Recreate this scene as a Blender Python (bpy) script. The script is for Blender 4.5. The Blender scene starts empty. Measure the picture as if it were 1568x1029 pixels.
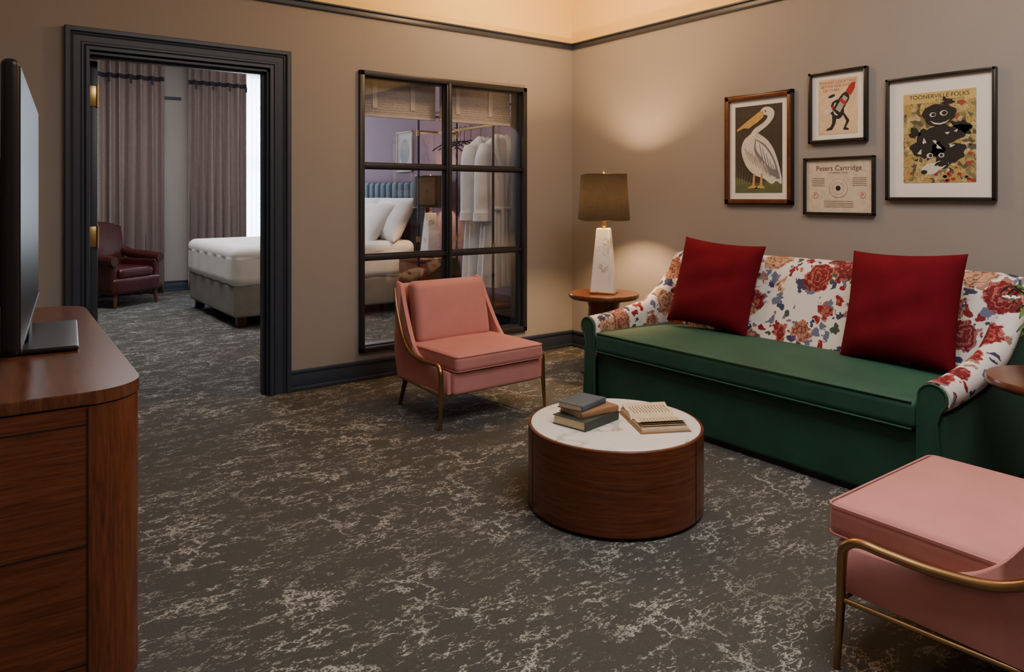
import bpy, bmesh, math, random
from mathutils import Vector, Matrix
random.seed(7)
D=bpy.data; C=bpy.context; rad=math.radians
pi=math.pi
# ------------------------------------------------------------------ nodes
class NT:
    def __init__(s,name):
        m=D.materials.new(name); m.use_nodes=True; s.m=m; s.t=m.node_tree; s.t.nodes.clear()
        s.out=s.n('ShaderNodeOutputMaterial'); s.b=s.n('ShaderNodeBsdfPrincipled')
        s.l(s.b.outputs[0],s.out.inputs[0])
    def n(s,t,**k):
        x=s.t.nodes.new(t)
        for a,v in k.items(): setattr(x,a,v)
        return x
    def l(s,a,b): s.t.links.new(a,b)
    def put(s,sock,v):
        if isinstance(v,bpy.types.NodeSocket): s.l(v,sock)
        elif isinstance(v,(tuple,list)) and len(v)==3 and sock.type=='RGBA': sock.default_value=(*v,1)
        else: sock.default_value=v
    def obj(s,scale=(1,1,1),rot=(0,0,0)):
        tc=s.n('ShaderNodeTexCoord'); mp=s.n('ShaderNodeMapping')
        s.l(tc.outputs['Object'],mp.inputs[0]); mp.inputs['Scale'].default_value=scale; mp.inputs['Rotation'].default_value=rot
        return mp.outputs[0]
    def noise(s,vec,scale,detail=4,rough=.55,dist=0,out='Fac'):
        x=s.n('ShaderNodeTexNoise'); s.l(vec,x.inputs['Vector']); x.inputs['Scale'].default_value=scale
        x.inputs['Detail'].default_value=detail; x.inputs['Roughness'].default_value=rough; x.inputs['Distortion'].default_value=dist
        return x.outputs[out]
    def math(s,op,a,b=0.0,c=0.0,clamp=False):
        x=s.n('ShaderNodeMath',operation=op,use_clamp=clamp); s.put(x.inputs[0],a); s.put(x.inputs[1],b); s.put(x.inputs[2],c); return x.outputs[0]
    def rng(s,v,a,b,c=0.,d=1.):
        x=s.n('ShaderNodeMapRange',interpolation_type='SMOOTHSTEP'); s.put(x.inputs[0],v)
        for i,k in enumerate((a,b,c,d)): x.inputs[i+1].default_value=k
        return x.outputs[0]
    def mix(s,f,a,b,mode='MIX'):
        x=s.n('ShaderNodeMix',data_type='RGBA',blend_type=mode); s.put(x.inputs[0],f); s.put(x.inputs[6],a); s.put(x.inputs[7],b); return x.outputs[2]
    def ramp(s,f,stops,interp='LINEAR'):
        x=s.n('ShaderNodeValToRGB'); s.l(f,x.inputs[0]); r=x.color_ramp; r.interpolation=interp
        while len(r.elements)<len(stops): r.elements.new(.5)
        for e,(p,c) in zip(r.elements,stops): e.position=p; e.color=(*c,1)
        return x.outputs[0]
    def vadd(s,v,w,amt):
        a=s.n('ShaderNodeVectorMath',operation='SUBTRACT'); s.l(w,a.inputs[0]); a.inputs[1].default_value=(.5,.5,.5)
        b=s.n('ShaderNodeVectorMath',operation='SCALE'); s.l(a.outputs[0],b.inputs[0]); b.inputs['Scale'].default_value=amt
        c=s.n('ShaderNodeVectorMath',operation='ADD'); s.l(v,c.inputs[0]); s.l(b.outputs[0],c.inputs[1]); return c.outputs[0]
    def bump(s,h,strength=.2,dist=.01):
        x=s.n('ShaderNodeBump'); s.l(h,x.inputs['Height']); x.inputs['Strength'].default_value=strength; x.inputs['Distance'].default_value=dist
        s.l(x.outputs[0],s.b.inputs['Normal'])
    def col(s,c): s.put(s.b.inputs['Base Color'],c)
def mat(name,c,rough=.6,metal=0,var=.12,vs=8,bump=0,bs=60,sheen=0,coat=0,spec=None):
    t=NT(name); v=t.obj(); n=t.noise(v,vs,4)
    a=tuple(x*(1-var) for x in c); b=tuple(min(1,x*(1+var)) for x in c)
    t.col(t.ramp(n,[(.3,a),(.7,b)]))
    t.b.inputs['Roughness'].default_value=rough; t.b.inputs['Metallic'].default_value=metal
    if sheen:
        t.b.inputs['Sheen Weight'].default_value=sheen; t.b.inputs['Sheen Roughness'].default_value=.4
        t.b.inputs['Sheen Tint'].default_value=(*[min(1,x*1.6+.1) for x in c],1)
    if coat: t.b.inputs['Coat Weight'].default_value=coat; t.b.inputs['Coat Roughness'].default_value=.15
    if spec is not None: t.b.inputs['Specular IOR Level'].default_value=spec
    if bump: t.bump(t.noise(v,bs,3),bump,.005)
    return t.m
def wood(name,scale,c1=(.060,.0155,.006),c2=(.185,.055,.020),rough=.3):
    t=NT(name); v=t.obj(scale); 
    n=t.noise(v,2.2,9,.62,1.2); f=t.noise(v,14,3,.6)
    k=t.math('ADD',t.math('MULTIPLY',n,.7),t.math('MULTIPLY',f,.3))
    t.col(t.ramp(k,[(.33,c1),(.5,tuple((a+b)/2 for a,b in zip(c1,c2))),(.66,c2)]))
    t.b.inputs['Roughness'].default_value=rough; t.bump(k,.08,.003); return t.m
M={}
M['wall']=mat('wall_taupe_paint',(.285,.265,.252),.85,var=.02,vs=2,bump=.05,bs=200)
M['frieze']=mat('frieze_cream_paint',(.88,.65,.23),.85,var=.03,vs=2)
M['ceil']=mat('ceiling_paint',(.75,.70,.62),.9,var=.02)
M['trim']=mat('trim_navy_paint',(.030,.041,.066),.40,var=.08)
M['black']=mat('black_metal',(.024,.025,.031),.4,metal=.2,var=.1)
M['purple']=mat('wall_plum_paint',(.165,.105,.150),.85,var=.04,vs=2)
M['woodH']=wood('walnut_horizontal',(1.4,1.4,26))
M['woodV']=wood('walnut_vertical',(22,22,1.6))
M['woodT']=wood('walnut_top',(18,1.4,2),(.07,.022,.010),(.165,.058,.024),.25)
M['woodD']=wood('dark_wood_leg',(12,12,2),(.03,.012,.006),(.09,.035,.015))
M['woodF']=wood('frame_wood',(6,6,20),(.06,.018,.007),(.15,.05,.02),.35)
M['brass']=mat('brass',(.62,.42,.16),.28,metal=1,var=.1)
M['bronze']=mat('antique_brass',(.36,.23,.11),.33,metal=1,var=.15)
M['pink']=mat('pink_velvet',(.49,.205,.19),.75,var=.08,vs=5,bump=.15,bs=260,sheen=.4)
M['green']=mat('green_velvet',(.011,.070,.043),.7,var=.2,vs=4,bump=.15,bs=260,sheen=.3)
M['red']=mat('red_pillow_fabric',(.120,.003,.010),.9,var=.12,vs=10,bump=.2,bs=300,spec=.15)
M['white']=mat('white_linen',(.76,.75,.74),.85,var=.04,bump=.12,bs=14)
M['towel']=mat('white_terry',(.78,.78,.78),.95,var=.05,bump=.4,bs=160)
M['greyfab']=mat('grey_bed_fabric',(.24,.24,.22),.9,var=.1,bump=.2,bs=200)
M['leather']=mat('oxblood_leather',(.055,.010,.010),.32,var=.25,vs=14,bump=.15,bs=90,coat=.2)
M['blue']=mat('blue_velvet',(.015,.045,.085),.7,var=.1,sheen=.2)
M['screen']=mat('tv_screen_glass',(.005,.005,.006),.3,var=.05,spec=.08)
M['plastic']=mat('black_plastic',(.008,.008,.009),.4,var=.1,spec=.3)
M['paper']=mat('book_pages',(.62,.50,.34),.85,var=.08,vs=30)
M['bk1']=mat('book_cover_green',(.03,.042,.036),.6,var=.2)
M['bk2']=mat('book_cover_tan',(.24,.13,.065),.6,var=.2)
M['bk3']=mat('book_cover_blue',(.055,.085,.115),.6,var=.2)
M['mat']=mat('picture_mat_white',(.78,.76,.72),.9,var=.02)
M['tape']=mat('shade_tape',(.62,.58,.52),.9,var=.04)
M['blackframe']=mat('black_picture_frame',(.015,.014,.013),.35,var=.1)
M['leaf']=mat('leaf_green',(.06,.17,.04),.5,var=.3)
M['plant']=mat('vase_ceramic',(.5,.48,.44),.3,var=.05)
M['curtain']=mat('curtain_mauve_linen',(.25,.195,.18),.9,var=.07,vs=20,bump=.1,bs=200)
M['curtrim']=mat('curtain_trim_navy',(.03,.03,.045),.8,var=.1)
M['blind']=mat('woven_straw_shade',(.50,.46,.41),.85,var=.18,vs=60)
def flat(name,c): 
    if name not in M: M[name]=mat('print_'+name,c,.7,var=.12,vs=25)
    return M[name]
# marble
t=NT('white_marble'); v=t.obj(); w=t.vadd(v,t.noise(v,3,4,out='Color'),.5); n=t.noise(w,2.6,4,.5)
k=t.math('ABSOLUTE',t.math('SUBTRACT',n,.5)); k=t.math('MULTIPLY',t.rng(k,0,.022,1,0),t.rng(t.noise(v,5,3),.40,.60))
t.col(t.mix(k,(.78,.77,.75),(.42,.36,.30))); t.b.inputs['Roughness'].default_value=.2; M['marble']=t.m
# carpet
t=NT('carpet_crackle'); v=t.obj((1,1,1),(0,0,rad(36.8)))
w=t.vadd(v,t.noise(v,8,5,.68,out='Color'),.24)
vo=t.n('ShaderNodeTexVoronoi',feature='DISTANCE_TO_EDGE'); t.l(w,vo.inputs['Vector']); vo.inputs['Scale'].default_value=3.2
crack=t.rng(vo.outputs['Distance'],.006,.028,1,0)
v2=t.obj((1.0,2.2,1),(0,0,rad(36.8))); w2=t.vadd(v2,t.noise(v2,17,4,.6,out='Color'),.09)
vo2=t.n('ShaderNodeTexVoronoi',feature='DISTANCE_TO_EDGE'); t.l(w2,vo2.inputs['Vector']); vo2.inputs['Scale'].default_value=17
dash=t.math('MULTIPLY',t.rng(vo2.outputs['Distance'],.02,.10,1,0),t.rng(t.noise(v2,6.5,5,.7),.515,.56))
sp=t.rng(t.noise(v2,42,5,.72),.525,.570)
fine=t.rng(t.noise(v,120,3,.7),.40,.50)
patch=t.math('MULTIPLY',sp,t.rng(t.noise(v2,9.5,5,.68),.54,.585))
m=t.math('ADD',t.math('MULTIPLY',crack,t.rng(t.noise(v,4.2,4),.50,.57)),dash,clamp=True)
m=t.math('ADD',m,patch,clamp=True)
m=t.math('MULTIPLY',m,fine,clamp=True)
m=t.math('MULTIPLY',m,t.rng(t.noise(v,2.6,3),.34,.60,.35,1))
base=t.mix(t.noise(v,190,2,.7),(.036,.036,.034),(.115,.114,.105)); base=t.mix(t.rng(t.noise(v,1.1,3),.3,.7,0,.3),base,(.060,.056,.051))
t.col(t.mix(m,base,(.42,.42,.395))); t.b.inputs['Roughness'].default_value=.95; t.b.inputs['Specular IOR Level'].default_value=.1
t.bump(t.math('ADD',t.noise(v,260,2),t.math('MULTIPLY',m,.5)),.5,.006); M['carpet']=t.m
# floral
t=NT('floral_upholstery'); v=t.obj(); w=t.vadd(v,t.noise(v,10,4,out='Color'),.09)
def vor(vec,sc,rnd=.85):
    x=t.n('ShaderNodeTexVoronoi'); t.l(vec,x.inputs['Vector']); x.inputs['Scale'].default_value=sc; x.inputs['Randomness'].default_value=rnd
    s=t.n('ShaderNodeSeparateColor'); t.l(x.outputs['Color'],s.inputs[0]); return x.outputs['Distance'],s.outputs[0],s.outputs[1]
dA,rA,gA=vor(w,5.1,.75); pet=t.noise(v,26,4,.6)
fm=t.rng(t.math('ADD',dA,t.math('MULTIPLY',pet,.30)),.61,.64,1,0)
fc=t.ramp(rA,[(0,(.22,.004,.010)),(.30,(.36,.14,.09)),(.42,(.28,.006,.012)),(.60,(.44,.25,.15)),(.74,(.19,.006,.016)),(.88,(.34,.12,.10))],'CONSTANT')
ring=t.math('SINE',t.math('ADD',t.math('MULTIPLY',dA,34),t.math('MULTIPLY',pet,22)))
fc=t.mix(t.rng(ring,.55,.9,0,.6),fc,t.mix(.5,fc,(.66,.44,.34)))
fc=t.mix(t.rng(ring,-.95,-.5,.85,0),fc,(.05,.004,.010))
fc=t.mix(t.rng(dA,.06,.12,1,0),fc,(.06,.012,.02))
w3=t.vadd(v,t.noise(v,12,3,out='Color'),.14)
dB,rB,gB=vor(w3,15,1.)
lm=t.math('MULTIPLY',t.rng(t.math('ADD',dB,t.math('MULTIPLY',t.noise(v,60,3),.25)),.57,.60,1,0),t.math('GREATER_THAN',gB,.36))
lc=t.ramp(rB,[(0,(.035,.04,.10)),(.35,(.12,.14,.23)),(.58,(.22,.008,.014)),(.72,(.04,.07,.05)),(.84,(.30,.16,.13))],'CONSTANT')
c=t.mix(lm,(.70,.67,.65),lc); c=t.mix(fm,c,fc); t.col(c)
t.b.inputs['Roughness'].default_value=.8; t.bump(t.noise(v,300,2),.1,.004); M['floral']=t.m
# collage print
t=NT('print_collage'); v=t.obj((1,1,1)); w=t.vadd(v,t.noise(v,16,4,out='Color'),.05)
x=t.n('ShaderNodeTexVoronoi'); t.l(w,x.inputs['Vector']); x.inputs['Scale'].default_value=40
s_=t.n('ShaderNodeSeparateColor'); t.l(x.outputs['Color'],s_.inputs[0])
c=t.ramp(s_.outputs[0],[(0,(.44,.32,.09)),(.30,(.22,.19,.08)),(.44,(.54,.43,.19)),(.68,(.10,.09,.05)),(.76,(.44,.32,.12)),(.95,(.32,.06,.03))],'CONSTANT')
c=t.mix(t.rng(t.noise(v,140,3),.53,.57,0,.6),c,(.05,.045,.03)); t.col(c); t.b.inputs['Roughness'].default_value=.7; M['collage']=t.m
def translucent(name,c,tc,mixf,wave=False,transp=0):
    t=NT(name); v=t.obj(); t.col(t.mix(t.noise(v,120 if wave else 40,2),c,tuple(x*.55 for x in c))); t.b.inputs['Roughness'].default_value=.9
    tr=t.n('ShaderNodeBsdfTranslucent')
    if wave: t.l(t.mix(t.rng(t.noise(v,220,2),.42,.58),tuple(x*.5 for x in tc),tuple(x*1.4 for x in tc)),tr.inputs[0])
    else: tr.inputs[0].default_value=(*tc,1)
    mx=t.n('ShaderNodeMixShader'); mx.inputs[0].default_value=mixf; t.l(t.b.outputs[0],mx.inputs[1]); t.l(tr.outputs[0],mx.inputs[2])
    o=mx.outputs[0]
    if transp:
        tp=t.n('ShaderNodeBsdfTransparent'); m2=t.n('ShaderNodeMixShader'); m2.inputs[0].default_value=transp; t.l(o,m2.inputs[1]); t.l(tp.outputs[0],m2.inputs[2]); o=m2.outputs[0]
    t.l(o,t.out.inputs[0]); return t.m
M['shade']=translucent('lampshade_bronze_mesh',(.030,.024,.020),(.0075,.0056,.0034),.25,True)
M['sheer']=translucent('sheer_curtain',(.85,.87,.9),(.85,.88,.95),.6,False,.25)
t=NT('pane_glass'); tp=t.n('ShaderNodeBsdfTransparent'); gl=t.n('ShaderNodeBsdfGlossy'); gl.inputs['Roughness'].default_value=.02
tp.inputs[0].default_value=(.93,.93,.95,1)
mx=t.n('ShaderNodeMixShader'); mx.inputs[0].default_value=.05; t.l(tp.outputs[0],mx.inputs[1]); t.l(gl.outputs[0],mx.inputs[2]); t.l(mx.outputs[0],t.out.inputs[0]); M['glass']=t.m
# ------------------------------------------------------------------ geometry
def empty(name,loc=(0,0,0),rot=(0,0,0)):
    o=D.objects.new(name,None); C.scene.collection.objects.link(o); o.location=loc; o.rotation_euler=rot; o.empty_display_size=.1; return o
def fin(name,bm,m,parent=None,loc=(0,0,0),rot=(0,0,0),ang=38,smooth=True):
    bmesh.ops.recalc_face_normals(bm,faces=bm.faces)
    for f in bm.faces: f.smooth=smooth
    for e in bm.edges:
        if len(e.link_faces)==2 and e.calc_face_angle(0)>rad(ang): e.smooth=False
    me=D.meshes.new(name); bm.to_mesh(me); bm.free(); me.materials.append(m if not isinstance(m,str) else M[m])
    o=D.objects.new(name,me); C.scene.collection.objects.link(o); o.location=loc; o.rotation_euler=rot
    if parent: o.parent=parent
    return o
def box(name,x0,x1,y0,y1,z0,z1,m,parent=None,bev=0,seg=2):
    bm=bmesh.new(); bmesh.ops.create_cube(bm,size=1)
    cx,cy,cz=(x0+x1)/2,(y0+y1)/2,(z0+z1)/2
    for v in bm.verts: v.co=Vector((v.co.x*(x1-x0),v.co.y*(y1-y0),v.co.z*(z1-z0)))
    if bev: bmesh.ops.bevel(bm,geom=bm.edges[:],offset=bev,segments=seg,profile=.5,affect='EDGES')
    return fin(name,bm,m,parent,(cx,cy,cz))
def rbox(name,size,r,m,parent=None,loc=(0,0,0),rot=(0,0,0),crown=0,fn=None,n=8):
    h=[s/2 for s in size]; r=min(r,min(h)*.98)
    def vals(s):
        a=[-s+r*k/4 for k in range(4)]
        mid=[-(s-r)+2*(s-r)*k/n for k in range(n+1)]
        return a+mid+[-x for x in reversed(a)]
    V=[vals(s) for s in h]; bm=bmesh.new()
    for ax in range(3):
        for sg in (-1,1):
            u,w=[i for i in range(3) if i!=ax]; g=[]
            for a in V[u]:
                row=[]
                for b in V[w]:
                    p=[0,0,0]; p[ax]=sg*h[ax]; p[u]=a; p[w]=b; row.append(bm.verts.new(p))
                g.append(row)
            for i in range(len(g)-1):
                for j in range(len(g[0])-1): bm.faces.new((g[i][j],g[i+1][j],g[i+1][j+1],g[i][j+1]))
    bmesh.ops.remove_doubles(bm,verts=bm.verts,dist=1e-5)
    for v in bm.verts:
        p=v.co.copy(); q=Vector([max(-(h[i]-r),min(h[i]-r,p[i])) for i in range(3)])
        d=p-q
        if d.length>1e-9: d.normalize()
        p=q+d*r; u=p.x/h[0]; w=p.y/h[1]; 
        if crown: p.z+=crown*(1-u*u)*(1-w*w)*(1 if p.z>0 else -.3)
        if fn: p=Vector(fn(p))
        v.co=p
    return fin(name,bm,m,parent,loc,rot,ang=80)
def loft(name,secs,m,parent=None,cap=True,closed=True,ang=40,loc=(0,0,0),rot=(0,0,0)):
    bm=bmesh.new(); R=[[bm.verts.new(p) for p in s] for s in secs]; n=len(R[0])
    for a,b in zip(R,R[1:]):
        for i in range(n if closed else n-1):
            j=(i+1)%n; bm.faces.new((a[i],a[j],b[j],b[i]))
    if cap and closed:
        bm.faces.new(R[0][::-1]); bm.faces.new(R[-1])
    return fin(name,bm,m,parent,loc,rot,ang)
def prism(name,pts,z0,z1,m,parent=None,bev=0,loc=(0,0,0),rot=(0,0,0)):
    bm=bmesh.new(); a=[bm.verts.new((x,y,z0)) for x,y in pts]; b=[bm.verts.new((x,y,z1)) for x,y in pts]; n=len(a)
    bm.faces.new(a[::-1]); top=bm.faces.new(b)
    for i in range(n): bm.faces.new((a[i],a[(i+1)%n],b[(i+1)%n],b[i]))
    if bev:
        es=[e for e in bm.edges if abs(e.verts[0].co.z-e.verts[1].co.z)<1e-6]
        bmesh.ops.bevel(bm,geom=es,offset=bev,segments=3,profile=.5,affect='EDGES')
    return fin(name,bm,m,parent,loc,rot)
def rrect(x0,x1,y0,y1,r,n=10):
    rs=r if isinstance(r,(list,tuple)) else [r]*4; P=[]
    for (cx,cy,a0),q in zip(((x1,y1,0),(x0,y1,90),(x0,y0,180),(x1,y0,270)),rs):
        sx=-1 if cx==x1 else 1; sy=-1 if cy==y1 else 1
        if q<=0: P.append((cx,cy)); continue
        for k in range(n+1):
            a=rad(a0+90*k/n); P.append((cx+sx*q+q*math.cos(a),cy+sy*q+q*math.sin(a)))
    return P
def catmull(P,n=6):
    P=[Vector(p) for p in P]; Q=[P[0]*2-P[1]]+P+[P[-1]*2-P[-2]]; out=[]
    for i in range(1,len(Q)-2):
        a,b,c,d=Q[i-1:i+3]
        for k in range(n):
            t=k/n; out.append(.5*((2*b)+(c-a)*t+(2*a-5*b+4*c-d)*t*t+(3*b-a-3*c+d)*t**3))
    out.append(P[-1]); return out
def tube(name,P,r,m,parent=None,seg=12,smooth=True,n=6,flat=1,ref=None):
    rs=r if isinstance(r,(list,tuple)) else [r]*len(P)
    if smooth and len(P)>2:
        Q=catmull(P,n); R=[]
        for i in range(len(P)-1):
            for k in range(n): R.append(rs[i]+(rs[i+1]-rs[i])*k/n)
        R.append(rs[-1])
    else: Q=[Vector(p) for p in P]; R=rs
    up=Vector(ref) if ref else None; secs=[]; prev=None
    for i,p in enumerate(Q):
        t=(Q[min(i+1,len(Q)-1)]-Q[max(i-1,0)]).normalized()
        if up: s=up-t*up.dot(t)
        elif prev is None: s=t.orthogonal()
        else: s=prev-t*prev.dot(t)
        s.normalize(); prev=s; w=t.cross(s)
        secs.append([p+s*math.cos(2*pi*k/seg)*R[i]*flat+w*math.sin(2*pi*k/seg)*R[i] for k in range(seg)])
    return loft(name,secs,m,parent,ang=60)
def lathe(name,prof,m,parent=None,seg=64,loc=(0,0,0)):
    return loft(name,[[(r*math.cos(2*pi*k/seg),r*math.sin(2*pi*k/seg),z) for k in range(seg)] for r,z in prof],m,parent,loc=loc,ang=35)
def grid(name,nu,nv,f,m,parent=None,thick=0,loc=(0,0,0)):
    bm=bmesh.new(); g=[[bm.verts.new(f(i/nu,j/nv)) for j in range(nv+1)] for i in range(nu+1)]
    for i in range(nu):
        for j in range(nv): bm.faces.new((g[i][j],g[i+1][j],g[i+1][j+1],g[i][j+1]))
    o=fin(name,bm,m,parent,loc,ang=80)
    if thick: md=o.modifiers.new('s','SOLIDIFY'); md.thickness=thick
    return o
def pillow(name,w,h,T,m,parent=None,loc=(0,0,0),rot=(0,0,0),c=.07,wr=.006,seed=0):
    bm=bmesh.new(); N=28; rnd=random.Random(seed); ph=[rnd.uniform(0,6) for _ in range(6)]
    for s in (1,-1):
        g=[]
        for i in range(N+1):
            row=[]
            for j in range(N+1):
                u=-math.cos(pi*i/N); v=-math.cos(pi*j/N)
                x=w/2*u*(1-c*(1-v*v)); y=h/2*v*(1-c*(1-u*u))
                z=T/2*(max(0,(1-u**4)*(1-v**4)))**.6
                z+=wr*(math.sin(7*u+ph[0]+2*v)+math.sin(9*v+ph[1]-3*u))*(1-u*u)*(1-v*v)
                row.append(bm.verts.new((x,y,s*z)))
            g.append(row)
        for i in range(N):
            for j in range(N): bm.faces.new((g[i][j],g[i+1][j],g[i+1][j+1],g[i][j+1]))
    bmesh.ops.remove_doubles(bm,verts=bm.verts,dist=1e-5)
    return fin(name,bm,m,parent,loc,rot,ang=120)
# ------------------------------------------------------------------ room
XR=4.535; YB=5.126; RZ=2.79; CZ=3.6
box('floor',-1.65,4.70,-2.65,11.8,-.12,0,'carpet').location.z=-.06
box('ceiling',-1.65,4.70,-2.65,11.8,CZ,CZ+.1,'ceil')
def wallbox(name,x0,x1,y0,y1):
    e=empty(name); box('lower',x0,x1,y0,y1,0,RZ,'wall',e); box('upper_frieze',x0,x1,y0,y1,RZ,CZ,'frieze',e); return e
wallbox('wall_right',XR,XR+.15,-2.65,YB+.15)
wallbox('wall_left',-.27,-.12,-2.65,YB)
wallbox('wall_front',-.12,XR,-2.65,-2.5)
YW=YB+.15
e=empty('wall_back')
DX0,DX1,DZ=.60,1.70,2.285; WX0,WX1,WZ0,WZ1=2.40,3.96,.225,2.335
box('left_part',-1.5,DX0,YB,YW,0,RZ,'wall',e); box('over_door',DX0,DX1,YB,YW,DZ,RZ,'wall',e)
box('between',DX1,WX0,YB,YW,0,RZ,'wall',e); box('under_window',WX0,WX1,YB,YW,0,WZ0,'wall',e)
box('over_window',WX0,WX1,YB,YW,WZ1,RZ,'wall',e); box('right_part',WX1,XR,YB,YW,0,RZ,'wall',e)
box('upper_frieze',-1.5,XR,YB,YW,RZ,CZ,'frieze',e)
YF=11.62
e=empty('wall_bedroom_right'); box('panel',XR,XR+.15,YW,YF+.15,0,CZ,'purple',e)
e=empty('wall_bedroom_left'); box('panel',-1.65,-1.5,YB,YF+.15,0,CZ,'wall',e)
e=empty('wall_bedroom_far'); FX0,FX1,FZ0,FZ1=3.35,4.40,.5,3.3
box('a',-1.5,FX0,YF,YF+.15,0,CZ,'wall',e); box('b',FX1,XR,YF,YF+.15,0,CZ,'wall',e)
box('c',FX0,FX1,YF,YF+.15,0,FZ0,'wall',e); box('d',FX0,FX1,YF,YF+.15,FZ1,CZ,'wall',e)
e=empty('window_1')
for nm,a in (('frame_l',(FX0,FX0+.06,YF+.02,YF+.1,FZ0,FZ1)),('frame_r',(FX1-.06,FX1,YF+.02,YF+.1,FZ0,FZ1)),('frame_t',(FX0,FX1,YF+.02,YF+.1,FZ1-.06,FZ1)),
             ('frame_b',(FX0,FX1,YF+.02,YF+.1,FZ0,FZ0+.06)),('muntin_h',(FX0,FX1,YF+.04,YF+.08,1.88,1.93)),('muntin_v',(3.85,3.89,YF+.04,YF+.08,FZ0,FZ1))):
    box(nm,*a,'mat',e)
e=empty('trim_1'); box('rail',-.12,XR,YB-.022,YB,RZ-.03,RZ+.012,'trim',e,.006); box('cap',-.12,XR,YB-.035,YB,RZ+.012,RZ+.026,'trim',e,.004)
e=empty('trim_2'); box('rail',XR-.022,XR,-2.5,YB-.022,RZ-.03,RZ+.012,'trim',e,.006); box('cap',XR-.035,XR,-2.5,YB-.035,RZ+.012,RZ+.026,'trim',e,.004)
e=empty('trim_3'); box('rail',-1.5,FX0-.8,YF-.025,YF,2.82,2.86,'trim',e,.006)
def baseb(name,x0,x1,y0,y1,axis,sg):
    e=empty(name)
    for h0,h1,t in ((0,.125,.018),(.125,.15,.026),(0,.03,.026)):
        if axis=='x': 
            a,b=(y0-t,y0) if sg<0 else (y0,y0+t); box('board',x0,x1,a,b,h0,h1,'trim',e,.004)
        else: 
            a,b=(x0-t,x0) if sg<0 else (x0,x0+t); box('board',a,b,y0,y1,h0,h1,'trim',e,.004)
baseb('baseboard_back',1.85,XR,YB,YB,'x',-1)
baseb('baseboard_right',XR,XR,-2.5,YB-.03,'y',-1)
baseb('baseboard_left',-.12,-.12,-2.5,YB,'y',1)
baseb('baseboard_bedroom_far',-1.5,XR,YF,YF,'x',-1)
baseb('baseboard_bedroom_right',XR,XR,YW,YF-.03,'y',-1)
e=empty('trim_door_casing')
def casing(y0,sg):
    prof=[(0,0),(0,.036),(.004,.040),(.026,.040),(.030,.034),(.032,.026),(.044,.030),(.050,.022),(.084,.019),(.090,.026),(.100,.026),(.104,.020),(.112,.030),(.130,.030),(.132,.026),(.132,0)]
    O0,O1,OZ=.47,1.85,2.425
    secs=[]
    for cx,cz,dx,dz in ((O0,0,1,0),(O0,OZ,1,-1),(O1,OZ,-1.13,-1),(O1,0,-1.13,0)):
        secs.append([(cx+dx*i,y0+sg*t,cz+dz*i) for i,t in prof])
    loft('moulding',secs,'trim',e,cap=True,ang=12)
casing(YB,-1); casing(YW,1)
box('jamb_left',DX0-.012,DX0+.004,YB,YW,0,DZ,'trim',e); box('jamb_right',DX1-.012,DX1+.012,YB,YW,0,DZ,'trim',e); box('jamb_top',DX0,DX1,YB,YW,DZ-.014,DZ+.01,'trim',e)
box('stop_right',DX1-.03,DX1-.01,YB+.05,YB+.09,0,DZ,'trim',e); box('stop_top',DX0,DX1,YB+.05,YB+.09,DZ-.03,DZ-.01,'trim',e)
e=empty('door_1')
box('slab',.625,.67,YW+.03,YW+1.05,.012,2.26,'trim',e,.003)
for z in (2.035,1.14,.25):
    box('hinge_leaf',.615,.668,YW+.022,YW+.032,z-.065,z+.065,'brass',e,.002)
    tube('hinge_pin',[(.668,YW+.022,z-.07),(.668,YW+.022,z+.07)],.008,'brass',e)
for s in (-1,1): tube('handle',[(.6475+s*.03,YW+.98,1.0),(.6475+s*.07,YW+.98,1.0),(.6475+s*.075,YW+.88,1.0)],.01,'brass',e)
e=empty('window_2')
ya,yb=YB-.03,YW+.01
box('frame_l',2.38,2.42,ya,yb,.207,2.356,'black',e,.004); box('frame_r',3.94,3.98,ya,yb,.207,2.356,'black',e,.004)
box('frame_t',2.38,3.98,ya,yb,2.316,2.356,'black',e,.004); box('frame_b',2.38,3.98,ya,yb,.207,.247,'black',e,.004)
box('mullion',3.155,3.205,ya+.01,YB+.07,.24,2.32,'black',e,.004)
box('mullion_bead',3.168,3.192,ya-.005,YB+.09,.24,2.32,'black',e,.003)
for z in (.928,1.632):
    for a,b in ((2.41,3.16),(3.20,3.95)):
        box('muntin',a,b,ya+.02,YB+.05,z-.017,z+.017,'black',e,.003)
for a,b in ((2.42,3.155),(3.205,3.94)):
    for z0,z1 in ((.247,.911),(.945,1.615),(1.649,2.316)):
        for nm,q in (('s',(a,a+.012,z0,z1)),('s',(b-.012,b,z0,z1)),('s',(a,b,z0,z0+.010)),('s',(a,b,z1-.010,z1))):
            box('sash_'+nm,q[0],q[1],YB+.015,YB+.045,q[2],q[3],'black',e)
    box('glass',a,b,YB+.03,YB+.034,.247,2.316,'glass',e)
e=empty('woven_roman_shade')
for a,b in ((2.42,3.16),(3.2,3.94)):
    grid('shade',2,60,lambda u,v,a=a,b=b:(a+(b-a)*u,YW+.03+.0022*math.sin(v*2*pi*14),2.04+.29*v),'blind',e,.004)
    for k in range(2): box('tape',a+.16+.34*k,a+.20+.34*k,YW+.018,YW+.022,2.10,2.33,'tape',e)
    box('hem_bar',a,b,YW+.018,YW+.040,2.03,2.05,'tape',e,.004)
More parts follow.
